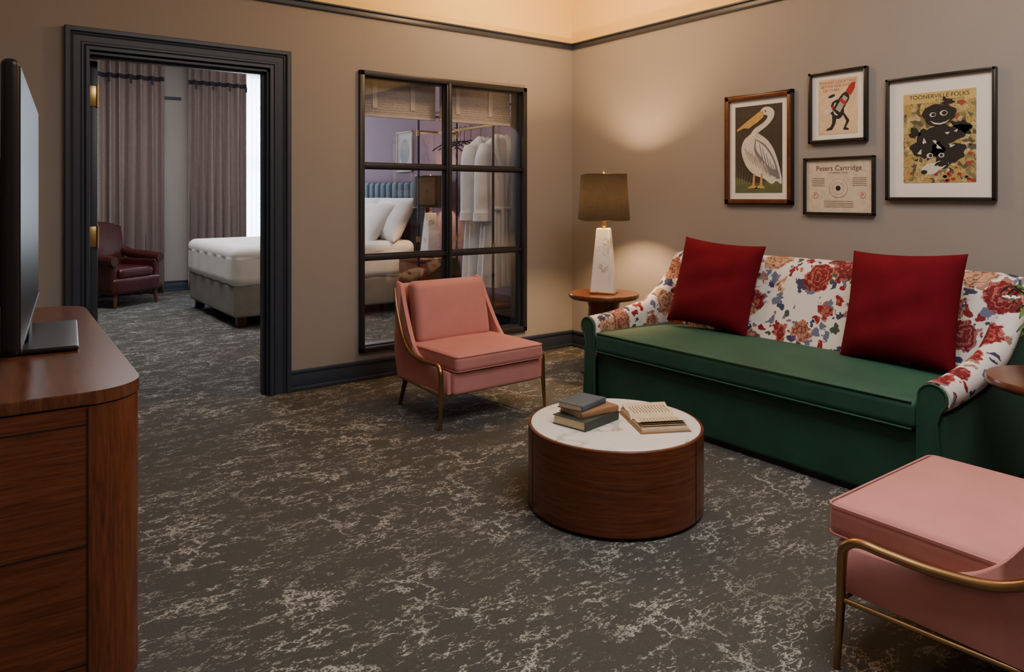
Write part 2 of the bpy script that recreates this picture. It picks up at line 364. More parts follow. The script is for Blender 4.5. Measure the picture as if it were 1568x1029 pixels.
# ------------------------------------------------------------------ curtains
def curtain(name,x0,x1,y,z0,z1,folds,amp,m,trim=None,thick=.004,seed=1):
    e=empty(name); rnd=random.Random(seed); ph=[rnd.uniform(-.8,.8) for _ in range(folds+2)]
    def w(u,v):
        k=u*folds; i=int(k); f=k-i; p=ph[i]*(1-f)+ph[min(i+1,folds)]*f
        a=amp*(.8+.5*(1-v)) ; return a*math.sin(2*pi*k+p)+.25*amp*math.sin(4*pi*k+2+p*2)
    grid('drape',folds*12,24,lambda u,v:(x0+(x1-x0)*u+.012*math.sin(2*pi*u*folds*2)*(1-v),y+w(u,v),z0+(z1-z0)*v),m,e,thick)
    if trim:
        grid('band',folds*12,2,lambda u,v:(x0+(x1-x0)*u,y+w(u,(trim-z0)/(z1-z0))-.008,trim-.03+.06*v),'curtrim',e,.004)
        for k in range(folds):
            if k%2==0: box('tassel',x0+(k+.75)*(x1-x0)/folds-.012,x0+(k+.75)*(x1-x0)/folds+.012,y-amp*1.4-.02,y-amp*1.2,trim-.10,trim-.02,'curtrim',e,.004)
    return e
curtain('curtain',1.2,2.29,YF-.16,.02,3.48,8,.055,'curtain',3.08,seed=2)
curtain('curtain',2.62,3.46,YF-.16,.02,3.48,7,.055,'curtain',3.08,seed=5)
curtain('sheer_curtain',3.40,4.45,YF-.06,.02,3.46,12,.018,'sheer',None,0,seed=8)
e=empty('curtain_rod'); tube('rod',[(1.1,YF-.16,3.50),(4.5,YF-.16,3.50)],.018,'black',e)
# ------------------------------------------------------------------ art
def art(name,yc,zc):
    return empty(name,(XR,yc,zc),(rad(90),0,rad(-90)))
def pframe(e,w,h,b,m,depth=.03,mat2=None,mw=0):
    for nm,q in (('rail_l',(-w/2,-w/2+b,-h/2,h/2)),('rail_r',(w/2-b,w/2,-h/2,h/2)),('rail_t',(-w/2,w/2,h/2-b,h/2)),('rail_b',(-w/2,w/2,-h/2,-h/2+b))):
        box(nm,q[0],q[1],q[2],q[3],0.001,depth,m,e,.004)
    box('mat_board',-w/2+b*.5,w/2-b*.5,-h/2+b*.5,h/2-b*.5,.001,.012,mat2 or 'mat',e)
def poly(e,nm,pts,m,z): 
    bm=bmesh.new(); bm.faces.new([bm.verts.new((x,y,z)) for x,y in pts]); return fin(nm,bm,m,e)
def disc(e,nm,cx,cy,rx,ry,m,z,rot=0,n=28):
    return poly(e,nm,[(cx+rx*math.cos(2*pi*k/n)*math.cos(rot)-ry*math.sin(2*pi*k/n)*math.sin(rot),cy+rx*math.cos(2*pi*k/n)*math.sin(rot)+ry*math.sin(2*pi*k/n)*math.cos(rot)) for k in range(n)],m,z)
def text(e,s,x,y,size,m,z):
    cu=D.curves.new('t','FONT'); cu.body=s; cu.size=size; cu.align_x='CENTER'; cu.align_y='CENTER'
    o=D.objects.new('t',cu); C.scene.collection.objects.link(o); me=D.meshes.new_from_object(o); D.objects.remove(o)
    me.materials.clear(); me.materials.append(m); q=D.objects.new('lettering',me); C.scene.collection.objects.link(q); q.location=(x,y,z); q.parent=e
flat('dark',(.040,.036,.030)); flat('pw',(.62,.60,.55)); flat('pgrey',(.17,.18,.19)); flat('pyel',(.50,.33,.10)); flat('cream',(.66,.51,.32)); flat('pred',(.36,.02,.015)); flat('ink',(.012,.011,.011)); flat('pbrown',(.12,.06,.03)); flat('news',(.54,.40,.13)); flat('newsg',(.17,.17,.08)); flat('pgreen',(.10,.12,.06)); flat('pale',(.60,.51,.40)); flat('pmid',(.36,.34,.31))
# pelican print
e=art('pelican_print',3.115,1.735); w,h=.557,.795; pframe(e,w,h,.03,'blackframe',.028)
for q in ((-w/2+.010,-w/2+.040,-h/2+.010,h/2-.010),(w/2-.040,w/2-.010,-h/2+.010,h/2-.010),(-w/2+.010,w/2-.010,h/2-.040,h/2-.010),(-w/2+.010,w/2-.010,-h/2+.010,-h/2+.040)):
    box('wood_rail',q[0],q[1],q[2],q[3],.012,.034,'woodF',e,.004)
W,H=.385,.625; z=.0135
poly(e,'image',[(-W/2,-H/2),(W/2,-H/2),(W/2,H/2),(-W/2,H/2)],M['dark'],z)
def N(pts): return [((u-.5)*W,(v-.5)*H) for u,v in pts]
def NS(pts,n=5):
    Q=[(x,y,0) for x,y in pts]; Q=catmull(Q+[Q[0]],n)[:-1]; return N([(p.x,p.y) for p in Q])
poly(e,'ground',N([(0,0),(1,0),(1,.12),(.85,.15),(.7,.14),(.5,.11),(.3,.12),(.15,.16),(0,.18)]),M['pgreen'],z+.0004)
for k in range(6): 
    a=.04+.05*k; poly(e,'reed',N([(a,.1),(a+.015,.1),(a-.02+.02*k,.36-.03*k)]),M['newsg'],z+.0005)
poly(e,'body',NS([(.30,.66),(.42,.70),(.55,.66),(.72,.58),(.86,.44),(.97,.22),(.985,.10),(.88,.13),(.78,.10),(.62,.16),(.44,.20),(.28,.28),(.17,.40),(.14,.52),(.20,.61)]),M['pw'],z+.0008)
poly(e,'wing',NS([(.44,.62),(.66,.54),(.84,.38),(.95,.16),(.84,.18),(.70,.22),(.55,.34),(.42,.48)]),M['pgrey'],z+.0012)
poly(e,'wing_light',NS([(.46,.60),(.64,.52),(.80,.38),(.86,.26),(.72,.30),(.58,.40),(.46,.50)]),M['pw'],z+.0016)
for k in range(7):
    a=.20+.07*k; poly(e,'feather',N([(a,.50-.03*k),(a+.03,.52-.03*k),(a+.14,.36-.03*k),(a+.13,.35-.03*k)]),M['pmid'],z+.0018)
for k in range(5):
    a=.52+.07*k; poly(e,'quill',N([(a,.56-.06*k),(a+.012,.565-.06*k),(a+.10,.36-.05*k),(a+.08,.35-.05*k)]),M['pgrey'],z+.0019)
poly(e,'neck',NS([(.30,.64),(.22,.52),(.40,.60),(.50,.68),(.70,.76),(.82,.84),(.84,.91),(.76,.96),(.64,.97),(.55,.93),(.54,.88),(.66,.88),(.70,.85),(.60,.79),(.42,.73)]),M['pw'],z+.0020)
poly(e,'beak',N([(.62,.93),(.52,.92),(.25,.82),(.04,.735),(.05,.715),(.20,.75),(.30,.74),(.48,.80),(.62,.86)]),M['pyel'],z+.0024)
disc(e,'eye',(.66-.5)*W,(.925-.5)*H,.006,.006,M['ink'],z+.0028)
for a in (.40,.56):
    poly(e,'leg',N([(a,.22),(a+.04,.22),(a+.03,.09),(a+.1,.05),(a-.14,.05),(a-.02,.09)]),M['pyel'],z+.0024)
# cocktail poster
e=art('cocktail_poster',2.522,1.982); w,h=.398,.470; pframe(e,w,h,.022,'blackframe',.032)
W,H=.265,.36
poly(e,'image',N([(0,0),(1,0),(1,1),(0,1)]),M['cream'],z)
text(e,'MAKING COCKTAILS',0,.157,.026,M['pred'],z+.0005); text(e,'BETTER FOR OVER',-.01,.131,.025,M['pred'],z+.0005); text(e,'150 YEARS',-.045,.106,.025,M['pred'],z+.0005)
poly(e,'figure_torso',NS([(.36,.58),(.50,.62),(.62,.54),(.66,.38),(.54,.27),(.38,.32),(.30,.44)]),M['ink'],z+.0005)
poly(e,'vest',NS([(.42,.56),(.52,.56),(.56,.46),(.50,.34),(.42,.36),(.38,.46)]),M['pw'],z+.0007)
poly(e,'sash',N([(.36,.52),(.60,.44),(.62,.38),(.34,.46)]),M['pred'],z+.0008)
disc(e,'head',-.035,.052,.022,.019,M['pw'],z+.0009); disc(e,'hat',-.04,.068,.024,.010,M['ink'],z+.0010,.3)
poly(e,'shaker_outline',NS([(.38,.44),(.48,.36),(.58,.36),(.70,.50),(.80,.64),(.72,.74),(.60,.70),(.48,.58)]),M['ink'],z+.0011); poly(e,'shaker_face',N([(.44,.45),(.56,.385),(.76,.63),(.66,.69)]),M['pmid'],z+.0012); poly(e,'shaker_band',N([(.54,.59),(.70,.50),(.74,.55),(.59,.64)]),M['pred'],z+.0013)
poly(e,'shaker_cap',N([(.70,.75),(.83,.67),(.93,.80),(.95,.90),(.86,.90),(.78,.84)]),M['pred'],z+.0012)
poly(e,'arm',N([(.32,.52),(.14,.42),(.20,.34),(.38,.42)]),M['pw'],z+.0011)
poly(e,'leg',N([(.36,.34),(.48,.32),(.44,.18),(.36,.08),(.20,.07),(.22,.10),(.31,.13),(.36,.20)]),M['ink'],z+.0011); poly(e,'leg',N([(.48,.32),(.62,.36),(.72,.22),(.64,.07),(.78,.06),(.78,.09),(.71,.11),(.80,.23),(.66,.38)]),M['ink'],z+.0011)
# certificate
e=art('target_certificate',2.518,1.465); w,h=.481,.378; pframe(e,w,h,.018,'blackframe',.03,M['pale'])
text(e,'Peters Cartridge',0,.115,.046,M['pbrown'],z); text(e,'COMPANY  OHIO',0,.085,.016,M['pbrown'],z)
disc(e,'target_outer',0,-.015,.062,.062,M['pbrown'],z); disc(e,'target_ring',0,-.015,.0605,.0605,M['pale'],z+.0004); disc(e,'target_mid',0,-.015,.04,.04,M['pbrown'],z+.0008); disc(e,'target_ring',0,-.015,.0387,.0387,M['pale'],z+.0012); disc(e,'bull',0,-.015,.017,.017,M['ink'],z+.0016)
for s in (-1,1):
    disc(e,'seal',s*.16,-.06,.02,.02,M['pred'],z); disc(e,'seal',s*.16,-.06,.018,.018,M['pale'],z+.0004); text(e,'P',s*.16,-.06,.036,M['pred'],z+.0008)
    for k in range(5): box('line',s*.14-.045,s*.14+.045,.05-.012*k,.0515-.012*k,z-.001,z+.0006,M['pbrown'],e)
for k in range(4): box('line',-.1,.1,-.10-.012*k,-.0985-.012*k,z-.001,z+.0006,M['pbrown'],e)
# comic poster
e=art('comic_poster',1.909,1.742); w,h=.60,.738; pframe(e,w,h,.02,'blackframe',.034); W,H=.395,.53
poly(e,'image',N([(0,0),(1,0),(1,1),(0,1)]),M['collage'],z)
poly(e,'banner',N([(0,.885),(1,.885),(1,1),(0,1)]),M['news'],z+.0005)
text(e,'TOONERVILLE FOLKS',.0,.240,.034,M['ink'],z+.0008); text(e,'BY FONTAINE FOX',.06,.214,.018,M['ink'],z+.0008)
def blob(nm,cx,cy,rx,ry,m,zz,seed,amp=.18,n=36,rot=0):
    r=random.Random(seed); ph=[r.uniform(0,6.3) for _ in range(4)]; P=[]
    for k in range(n):
        a=2*pi*k/n; q=1+amp*(math.sin(3*a+ph[0])+.6*math.sin(5*a+ph[1])+.5*math.sin(9*a+ph[2]))
        X=rx*q*math.cos(a); Y=ry*q*math.sin(a); P.append((cx+X*math.cos(rot)-Y*math.sin(rot),cy+X*math.sin(rot)+Y*math.cos(rot)))
    return poly(e,nm,P,m,zz)
bp=lambda u,v:((u-.5)*W,(v-.5)*H)
for k in range(34):
    u_=random.uniform(.06,.94); v_=random.uniform(.06,.84); blob('scrap',*bp(u_,v_),random.uniform(.006,.016),random.uniform(.004,.010),M[random.choice(['ink','pale','newsg','pred','pmid','pgreen'])],z+.0006+.00001*k,k+50,.25,rot=random.uniform(0,3))
blob('hair',*bp(.62,.88),.030,.022,M['ink'],z+.0010,3,.3)
blob('head',*bp(.50,.745),.092,.062,M['ink'],z+.0012,1,.06)
for u,q,r in ((.42,.75,.018),(.57,.76,.021)):
    disc(e,'eye',*bp(u,q),r,r*.75,M['pale'],z+.0014); disc(e,'iris',*bp(u+.01,q),r*.65,r*.55,M['ink'],z+.0016)
poly(e,'grin',N([(.38,.685),(.45,.66),(.52,.652),(.60,.665),(.66,.69),(.60,.65),(.52,.635),(.44,.645)]),M['pw'],z+.0016)
blob('shoulder',*bp(.82,.60),.055,.030,M['ink'],z+.0012,5,.2,rot=-.5)
blob('torso',*bp(.58,.52),.125,.060,M['ink'],z+.0012,8,.16,rot=.2)
blob('dog_body',*bp(.34,.42),.085,.080,M['ink'],z+.0013,12,.16)
blob('dog_body',*bp(.62,.32),.090,.070,M['ink'],z+.0013,14,.16)
blob('dog_paw',*bp(.16,.56),.030,.030,M['ink'],z+.0013,16,.2)
for a,b,r,sd in ((.30,.46,.014,1),(.45,.45,.012,2),(.24,.34,.014,3),(.50,.39,.014,5),(.68,.40,.012,6),(.62,.54,.010,9),(.74,.56,.009,10)): blob('white_patch',*bp(a,b),r,r*.6,M['pw'],z+.0016,sd,.3,rot=a*5)
blob('dog_muzzle',*bp(.44,.17),.078,.030,M['pw'],z+.0017,21,.12,rot=.35)
blob('dog_muzzle_dark',*bp(.56,.22),.040,.020,M['ink'],z+.0018,22,.2,rot=.5)
disc(e,'nose',*bp(.30,.12),.018,.012,M['ink'],z+.0019)
disc(e,'dog_eye',*bp(.38,.30),.018,.015,M['pw'],z+.0019); disc(e,'dog_eye',*bp(.54,.30),.016,.013,M['pw'],z+.0019); disc(e,'dog_pupil',*bp(.39,.30),.010,.010,M['ink'],z+.0021); disc(e,'dog_pupil',*bp(.54,.30),.009,.009,M['ink'],z+.0021)
for k in range(18): disc(e,'bloom',(random.random()*.94-.47)*W,(.02+random.random()*.10-.5)*H,.012,.008,M['pred' if k%2 else 'newsg'],z+.0015)
# ------------------------------------------------------------------ sofa
S=empty('sofa',(3.325,1.36,0)); L=2.29
def ip(x,T):
    for (a,b),(c,d) in zip(T,T[1:]):
        if x<=c: 
            t=(x-a)/(c-a); t=max(0,min(1,t)); return b+(d-b)*t
    return T[-1][1]
AT=[(0,.60),(.15,.605),(.35,.63),(.50,.655),(.60,.685),(.68,.735),(.76,.80),(.84,.88),(.90,.935),(.98,.965),(1.09,.965)]
def zt(x): return sum(ip(x+d,AT) for d in (-.04,-.02,0,.02,.04))/5
rbox('base',(1.06,L-.08,.34),.02,'green',S,(.555,L/2,.20))
box('plinth',.05,1.05,.08,L-.08,0,.04,'blackframe',S)
rbox('seat_cushion',(.74,L-.25,.135),.035,'green',S,(.352,L/2,.438),crown=.018,n=14)
for z_ in (.378,.498):
    tube('piping',[(-.014,.15,z_),(-.017,L/2,z_+.002),(-.014,L-.15,z_)],.005,'green',S)
for side in (0,1):
    def Y(o): return (.125-o) if side==0 else (L-.125+o)
    secs=[];gs=[]
    xs=[0,.03,.08]+[.12+.06*k for k in range(17)]
    for x in xs:
        t=zt(x); r=.068; P=[(x,Y(-.005),.33),(x,Y(-.005),t-.10)]
        for k in range(13):
            a=rad(180-k*20); P.append((x,Y(.062+r*math.cos(a)),t-r+r*math.sin(a)))
        P+=[(x,Y(.075),t-.13),(x,Y(.075),.33)]
        secs.append(P); gs.append([(x,Y(.0),.03),(x,Y(.0),t-.14),(x,Y(.108),t-.14),(x,Y(.112),.03)])
    loft('arm',secs,'floral',S,ang=70); loft('arm_outer_panel',gs,'green',S)
    t=zt(0)
    P=[(Y(.0),.03),(Y(.0),t-.11)]+[(Y(.062+.060*math.cos(rad(190-k*22))),t-.068+.060*math.sin(rad(190-k*22))) for k in range(12)]+[(Y(.08),t-.17),(Y(.105),.03)]
    loft('arm_front_facing',[[(x,a,b) for a,b in P] for x in (-.014,.03)],'green',S,ang=50)
    tube('arm_front_piping',[(-.014,a,b) for a,b in P],.005,'green',S,seg=8,smooth=False)
BS=[(.66,.42),(.70,.55),(.745,.68),(.79,.80),(.825,.90),(.855,.955),(.90,.992),(.96,1.003),(1.02,.99),(1.065,.95),(1.085,.88),(1.09,.70),(1.09,.40)]
secs=[]
for k in range(41):
    y=.045+(L-.09)*k/40; ed=min(y,L-y); f=1-.05*max(0,1-ed/.16)**2; bul=.012*math.sin(pi*(y%(L/2))/(L/2))
    secs.append([(x-bul*(1 if x<.9 else 0),y,.40+(z_-.40)*f) for x,z_ in BS])
loft('back',secs,'floral',S,ang=60)
rbox('back_outer',(.04,L-.02,.62),.015,'green',S,(1.09,L/2,.34))
for cx in (.06,1.02):
    for cy in (.1,L-.1): lathe('foot',[(.02,0),(.028,.05)],'woodD',S,loc=(cx,cy,0),seg=20)
# red pillows
P=empty('red_throw_pillow',(4.00,3.09,.505)); pillow('cushion',.60,.60,.19,'red',P,(0,0,.305),seed=1).rotation_euler=(Matrix.Rotation(rad(-82),3,'Z')@Matrix.Rotation(rad(72),3,'X')@Matrix.Rotation(rad(-4),3,'Z')).to_euler()
P=empty('red_throw_pillow',(3.98,1.87,.505)); pillow('cushion',.61,.61,.20,'red',P,(0,0,.30),seed=4).rotation_euler=(Matrix.Rotation(rad(-93),3,'Z')@Matrix.Rotation(rad(73),3,'X')@Matrix.Rotation(rad(2),3,'Z')).to_euler()
# ------------------------------------------------------------------ pink chairs
def rp(P): return P+[P[0]]
def chair(loc,rz,sc=1):
    E=empty('pink_slipper_chair',loc,(0,0,rad(rz))); E.scale=(sc,sc,sc)
    rbox('seat_base',(.71,.60,.15),.025,'pink',E,(0,-.05,.28))
    rbox('seat_cushion',(.705,.60,.105),.032,'pink',E,(0,-.08,.403),crown=.02)
    for z_ in (.360,.447): tube('piping',rp([(x,y-.08,z_) for x,y in rrect(-.351,.351,-.299,.299,.03,4)]),.0035,'pink',E,seg=6,smooth=False)
    lean=.21
    def fb(p): 
        k=(p.z+.31)/.62; return (p.x*(1-.05*k),p.y+(p.z+.31)*lean,p.z)
    rbox('back_shell',(.66,.06,.62),.028,'pink',E,(0,.27,.52),fn=fb)
    def fc(p):
        k=(p.z+.19)/.38; return (p.x*(1-.04*k),p.y+(p.z+.19)*lean-.01*math.sin(pi*k),p.z)
    rbox('back_cushion',(.61,.13,.41),.045,'pink',E,(0,.205,.645),fn=fc)
    for s in (-1,1):
        top=catmull([(0,-.32,.345),(0,-.15,.355),(0,.0,.385),(0,.10,.45),(0,.18,.56),(0,.26,.70),(0,.325,.825),(0,.38,.845)],5)
        secs=[]
        for i,p in enumerate(top):
            zb=.215
            if p.y>.30: zb=.215+(p.y-.30)*2.2
            yb=p.y if p.y<.3 else .30+(p.y-.3)*.6
            kk=max(0,(p.z-.4)/.45)
            xo=.352-.035*kk; xb=.352
            secs.append([(s*xb,yb,zb),(s*(xo),p.y,p.z),(s*(xo+.015),p.y,p.z+.008),(s*(xo+.030),p.y,p.z),(s*(xb+.028),yb,zb)])
        loft('side_panel',secs,'pink',E,ang=70)
        tube('arm_and_front_leg',[(s*.345,.400,.80),(s*.358,.35,.68),(s*.370,.275,.55),(s*.380,.20,.46),(s*.388,.10,.405),(s*.395,-.04,.385),(s*.402,-.17,.385),(s*.407,-.245,.388),(s*.411,-.285,.365),(s*.413,-.295,.32),(s*.416,-.298,.18),(s*.424,-.305,0)],
             [.008,.011,.013,.014,.014,.014,.014,.014,.014,.0135,.012,.009],'bronze',E,n=5,flat=1.25,ref=(1,0,0))
        tube('side_rail',[(s*.413,-.295,.205),(s*.36,.31,.205)],.008,'bronze',E,smooth=False)
        tube('rear_leg',[(s*.32,.27,.24),(s*.335,.35,0)],[.02,.011],'woodD',E,smooth=False)
    tube('front_rail',[(-.413,-.295,.205),(.413,-.295,.205)],.006,'bronze',E,smooth=False)
    return E
chair((2.665,4.045,0),1.5,.97)
chair((2.49,.85,0),180)
# ------------------------------------------------------------------ coffee table
E=empty('round_coffee_table',(2.373,2.39,0)); R=.395
lathe('plinth',[(R-.03,0),(R-.03,.02)],'blackframe',E,96)
lathe('drum',[(R-.002,.015),(R,.017),(R,.362),(R-.003,.366),(R-.010,.366),(R-.012,.355)],'woodH',E,128)
lathe('marble_top',[(R-.013,.34),(R-.013,.366),(R-.016,.369)],'marble',E,128)
for a in (-75,40,160): 
    a=rad(a); box('seam',-.0012,.0012,-.002,.002,.016,.36,'blackframe',E).location=(R*math.cos(a),R*math.sin(a),.188)
def book(name,w,h,t,m,loc,rz):
    B=empty(name,loc,(0,0,rad(rz)))
    box('back_board',-w/2,w/2,-h/2,h/2,0,.003,m,B,.001); box('front_board',-w/2,w/2,-h/2,h/2,t-.003,t,m,B,.001)
    box('pages',-w/2+.003,w/2-.006,-h/2+.005,h/2-.005,.003,t-.003,'paper',B)
    loft('spine',[[(-w/2+.004*math.cos(a),y,t/2+t/2*math.sin(a)) for a in [rad(90+k*18) for k in range(11)]]+[(-w/2+.003,y,0.0005),(-w/2+.003,y,t-.0005)] for y in (-h/2,h/2)],m,B,cap=True)
    return B
book('hardcover_book',.185,.250,.042,'bk1',(2.266,2.468,.3695),100)
book('hardcover_book',.160,.220,.028,'bk2',(2.290,2.475,.4118),88)
book('hardcover_book',.135,.195,.027,'bk3',(2.262,2.492,.4401),104)
B=empty('open_book',(2.515,2.285,.3695),(0,0,rad(62)))
box('cover',-.168,.168,-.115,.115,0,.004,'bk2',B,.001)
def zp(u,k=1): return .004+.034*math.sin(min(1,.12+u*2.4)*pi/2)*(1-.40*u)*k
for s in (-1,1):
    th=1.0 if s>0 else .72
    secs=[]
    for k in range(17):
        u=k/16; x=s*(.001+.156*u)
        secs.append([(x,-.106,.004),(x,.106,.004),(x,.106,zp(u,th)-.001),(x,-.106,zp(u,th)-.001)])
    loft('pages',secs,'paper',B)
    for j in range(4):
        grid('leaf_page',12,1,lambda u,v:(s*(.001+(.150-.006*j)*u),-.105+.21*v,zp(u,th)+.0015*j*u+.001+.006*j*max(0,u-.5)**2*4),'paper',B)
    for k in range(12):
        for j in range(6):
            u0=.2+.11*j; u1=u0+.10; y=-.088+.015*k
            f=lambda u:zp(u,th)+.0045*u+.001+.018*max(0,u-.5)**2*4+.0006
            x0,x1=s*(.001+.132*u0),s*(.001+.132*u1)
            b_=bmesh.new(); b_.faces.new([b_.verts.new(q) for q in ((x0,y,f(u0)),(x1,y,f(u1)),(x1,y+.003,f(u1)),(x0,y+.003,f(u0)))]); fin('print_line',b_,M['pbrown'],B)
# ------------------------------------------------------------------ side tables & lamps
def side_table(loc):
    E=empty('round_side_table',loc)
    lathe('top',[(.262,.590),(.272,.596),(.278,.606),(.278,.622),(.274,.630)],'woodT',E,80)
    lathe('pedestal',[(.13,.02),(.13,.40),(.12,.52),(.14,.59)],'woodV',E,48)
    lathe('foot',[(.18,0),(.18,.018),(.17,.022)],'woodD',E,48)
def lamp(loc,rz=36,power=22):
    E=empty('table_lamp',loc,(0,0,rad(rz)))
    box('base_plate',-.10,.10,-.10,.10,0,.014,'brass',E,.003)
    def sq(h,z,c): 
        P=[]
        for sx,sy in ((1,1),(-1,1),(-1,-1),(1,-1)):
            P+= [(sx*h,sy*(h-c),z),(sx*(h-c),sy*h,z)] if sx*sy>0 else [(sx*(h-c),sy*h,z),(sx*h,sy*(h-c),z)]
        return P
    loft('marble_body',[sq(.092,.014,.008),sq(.092,.03,.008),sq(.052,.50,.006),sq(.048,.512,.006)],'marble',E,ang=30)
    lathe('neck',[(.02,.51),(.02,.525),(.012,.53),(.012,.60),(.022,.605),(.022,.66)],'brass',E,24)
    loft('shade',[[(r*math.cos(2*pi*k/64),r*math.sin(2*pi*k/64),z) for k in range(64)] for r,z in ((.207,.575),(.181,.94))],'shade',E,cap=False)
    for r,z in ((.207,.576),(.181,.939)): 
        tube('shade_ring',[(r*math.cos(2*pi*k/48),r*math.sin(2*pi*k/48),z) for k in range(49)],.003,'bronze',E,seg=6,smooth=False)
    for a in (0,120,240): tube('spider',[(0,0,.925),(.18*math.cos(rad(a)),.18*math.sin(rad(a)),.925)],.002,'brass',E,seg=6,smooth=False)
    tube('harp',[(.03,0,.62),(.055,0,.70),(.05,0,.82),(.0,0,.925),(-.05,0,.82),(-.055,0,.70),(-.03,0,.62)],.0025,'brass',E,seg=6)
    lathe('finial',[(.004,.925),(.004,.945),(.010,.952),(.010,.96),(.004,.967)],'brass',E,16)
    for s in (-1,1): tube('pull_chain',[(s*.075,0,.60),(s*.075,0,.535)],.0025,'brass',E,seg=6,smooth=False); lathe('pull_bob',[(.004,.515),(.007,.52),(.004,.54)],'brass',E,12,loc=(s*.075,0,0)); tube('arm',[(s*.012,0,.60),(s*.075,0,.60)],.004,'brass',E,seg=6,smooth=False)
    l=D.lights.new('bulb','POINT'); l.energy=power; l.color=(1,.60,.28); l.shadow_soft_size=.06
    o=D.objects.new('bulb_light',l); C.scene.collection.objects.link(o); o.location=(.0,.0,.765); o.parent=E
    return E
side_table((4.05,4.20,0)); lamp((4.05,4.20,.632),36,105)
side_table((3.67,1.06,0))
E=empty('flower_vase',(3.68,1.10,.631))
lathe('vase',[(.045,0),(.065,.04),(.07,.10),(.05,.16),(.035,.18),(.04,.2)],'plant',E,32)
for k in range(26):
    a=2*pi*k/26+random.uniform(-.2,.2); rr=random.uniform(.07,.17); h=random.uniform(.20,.40)
    tip=(rr*math.cos(a),rr*math.sin(a),h)
    tube('stem',[(0,0,.18),(rr*.4*math.cos(a),rr*.4*math.sin(a),h*.75),tip],.0025,'leaf',E,seg=6)
    if k%4==0:
        for j in range(7):
            b=2*pi*j/7; o=rbox('petal',(.035,.016,.008),.004,'white',E,(tip[0]+.018*math.cos(b),tip[1]+.018*math.sin(b),tip[2]+.006),(0,rad(-25),b),n=2)
    else:
        d=Vector((math.cos(a),math.sin(a),.3)).normalized(); sd=Vector((-math.sin(a),math.cos(a),0)); T=Vector(tip)
        grid('leaf',6,2,lambda u,v:T+d*(u-.5)*.11+sd*(v-.5)*.05*math.sin(pi*min(.98,max(.04,u)))+Vector((0,0,-.03*(u-.3)**2*4+.012*abs(v-.5))),'leaf',E,.001)
# ------------------------------------------------------------------ console + tv
E=empty('tv_console',(0,0,0),(0,0,rad(-1.5)))
prism('body',rrect(-.16,.345,2.285,4.14,[.14,0,0,.14],14),.02,.828,'woodH',E)
prism('plinth',rrect(-.14,.30,2.33,4.09,[.12,0,0,.12],12),0,.02,'blackframe',E)
prism('top',rrect(-.162,.349,2.281,4.144,[.143,0,0,.143],16),.832,.868,'woodT',E,.005)
prism('corner_veneer',[(.206,2.2845)]+[(.205+.1408*math.sin(rad(a)),2.425-.1408*math.cos(rad(a))) for a in range(2,91,4)]+[(.30,2.45),(.21,2.35)],.021,.827,'woodV',E)
for z_ in (.13,.45,.78): box('seam_end',-.16,.203,2.2835,2.286,z_-.0015,z_+.0015,'blackframe',E)
box('seam_v',.203,.206,2.2825,2.287,.02,.825,'blackframe',E); box('seam_v',.3435,.3465,2.45,2.453,.02,.82,'blackframe',E)
for k in range(1,4): box('seam_v',.3435,.3465,2.485+.364*k,2.488+.364*k,.05,.80,'blackframe',E)
for k in range(4): box('pull',.345,.352,2.62+.364*k,2.70+.364*k,.60,.61,'bronze',E,.002)
T=empty('television',(.165,3.17,.869),(0,0,rad(-5.5)))
rbox('body',(.045,1.45,.83),.02,'plastic',T,(0,0,.50)); rbox('rear_housing',(.05,1.0,.45),.02,'plastic',T,(-.035,0,.42))
box('screen',.0225,.0245,-.705,.705,.105,.895,'screen',T); box('bezel_bottom',.022,.027,-.71,.71,.088,.102,'plastic',T,.002)
rbox('stand_base',(.30,.62,.018),.008,'plastic',T,(.02,.05,.0095)); box('stand_neck',-.02,.02,-.10,.16,.015,.12,'plastic',T,.005)
# ------------------------------------------------------------------ bedroom
E=empty('bed',(0,0,0))
X0,X1,Y0,Y1=2.25,4.38,7.87,9.80
rbox('box_base',(X1-X0,Y1-Y0,.34),.03,'greyfab',E,((X0+X1)/2,(Y0+Y1)/2,.28))
for x in (X0+.1,X1-.15):
    for y in (Y0+.1,Y1-.1): box('leg',x-.05,x+.05,y-.05,y+.05,0,.12,'woodD',E,.004)
rbox('duvet',(X1-X0+.05,Y1-Y0+.06,.43),.09,'white',E,((X0+X1)/2,(Y0+Y1)/2,.645),crown=.03,fn=lambda p:(p.x+.008*math.sin(p.y*17)*(p.z<.1),p.y+.010*math.sin(p.x*14)*(p.z<.1),p.z),n=22)
for k in range(13):
    y=7.80+.165*k; rbox('headboard_channel',(.09,.163,1.30),.045,'blue',E,(4.475,y+.08-.06,.93),n=3)
for i,(x,y,s,tl) in enumerate(((4.22,8.20,.66,62),(4.22,8.95,.66,62),(4.22,9.5,.5,62),(4.00,8.36,.6,52),(4.00,9.12,.6,52))):
    o=pillow('pillow_%d'%i,.80,.60,.28,'white',E,(x,y,1.11 if x>4.1 else 1.06),seed=i,c=.05)
    o.rotation_euler=(Matrix.Rotation(rad(-90),3,'Z')@Matrix.Rotation(rad(tl),3,'X')).to_euler()
E=empty('nightstand',(0,0,0)); box('carcass',4.05,4.51,7.1,7.62,.12,.66,'woodH',E,.004); box('top',4.03,4.52,7.08,7.64,.66,.69,'woodT',E,.004)
for z_ in (.16,.41): box('drawer',4.035,4.052,7.12,7.60,z_,z_+.22,'woodT',E,.003); lathe('knob',[(.006,0),(.012,.02)],'brass',E,16,loc=(4.03,7.36,z_+.1))
for x in (4.08,4.48):
    for y in (7.13,7.59): box('leg',x-.02,x+.02,y-.02,y+.02,0,.13,'woodD',E)
lamp((4.31,7.34,.691),0,34)
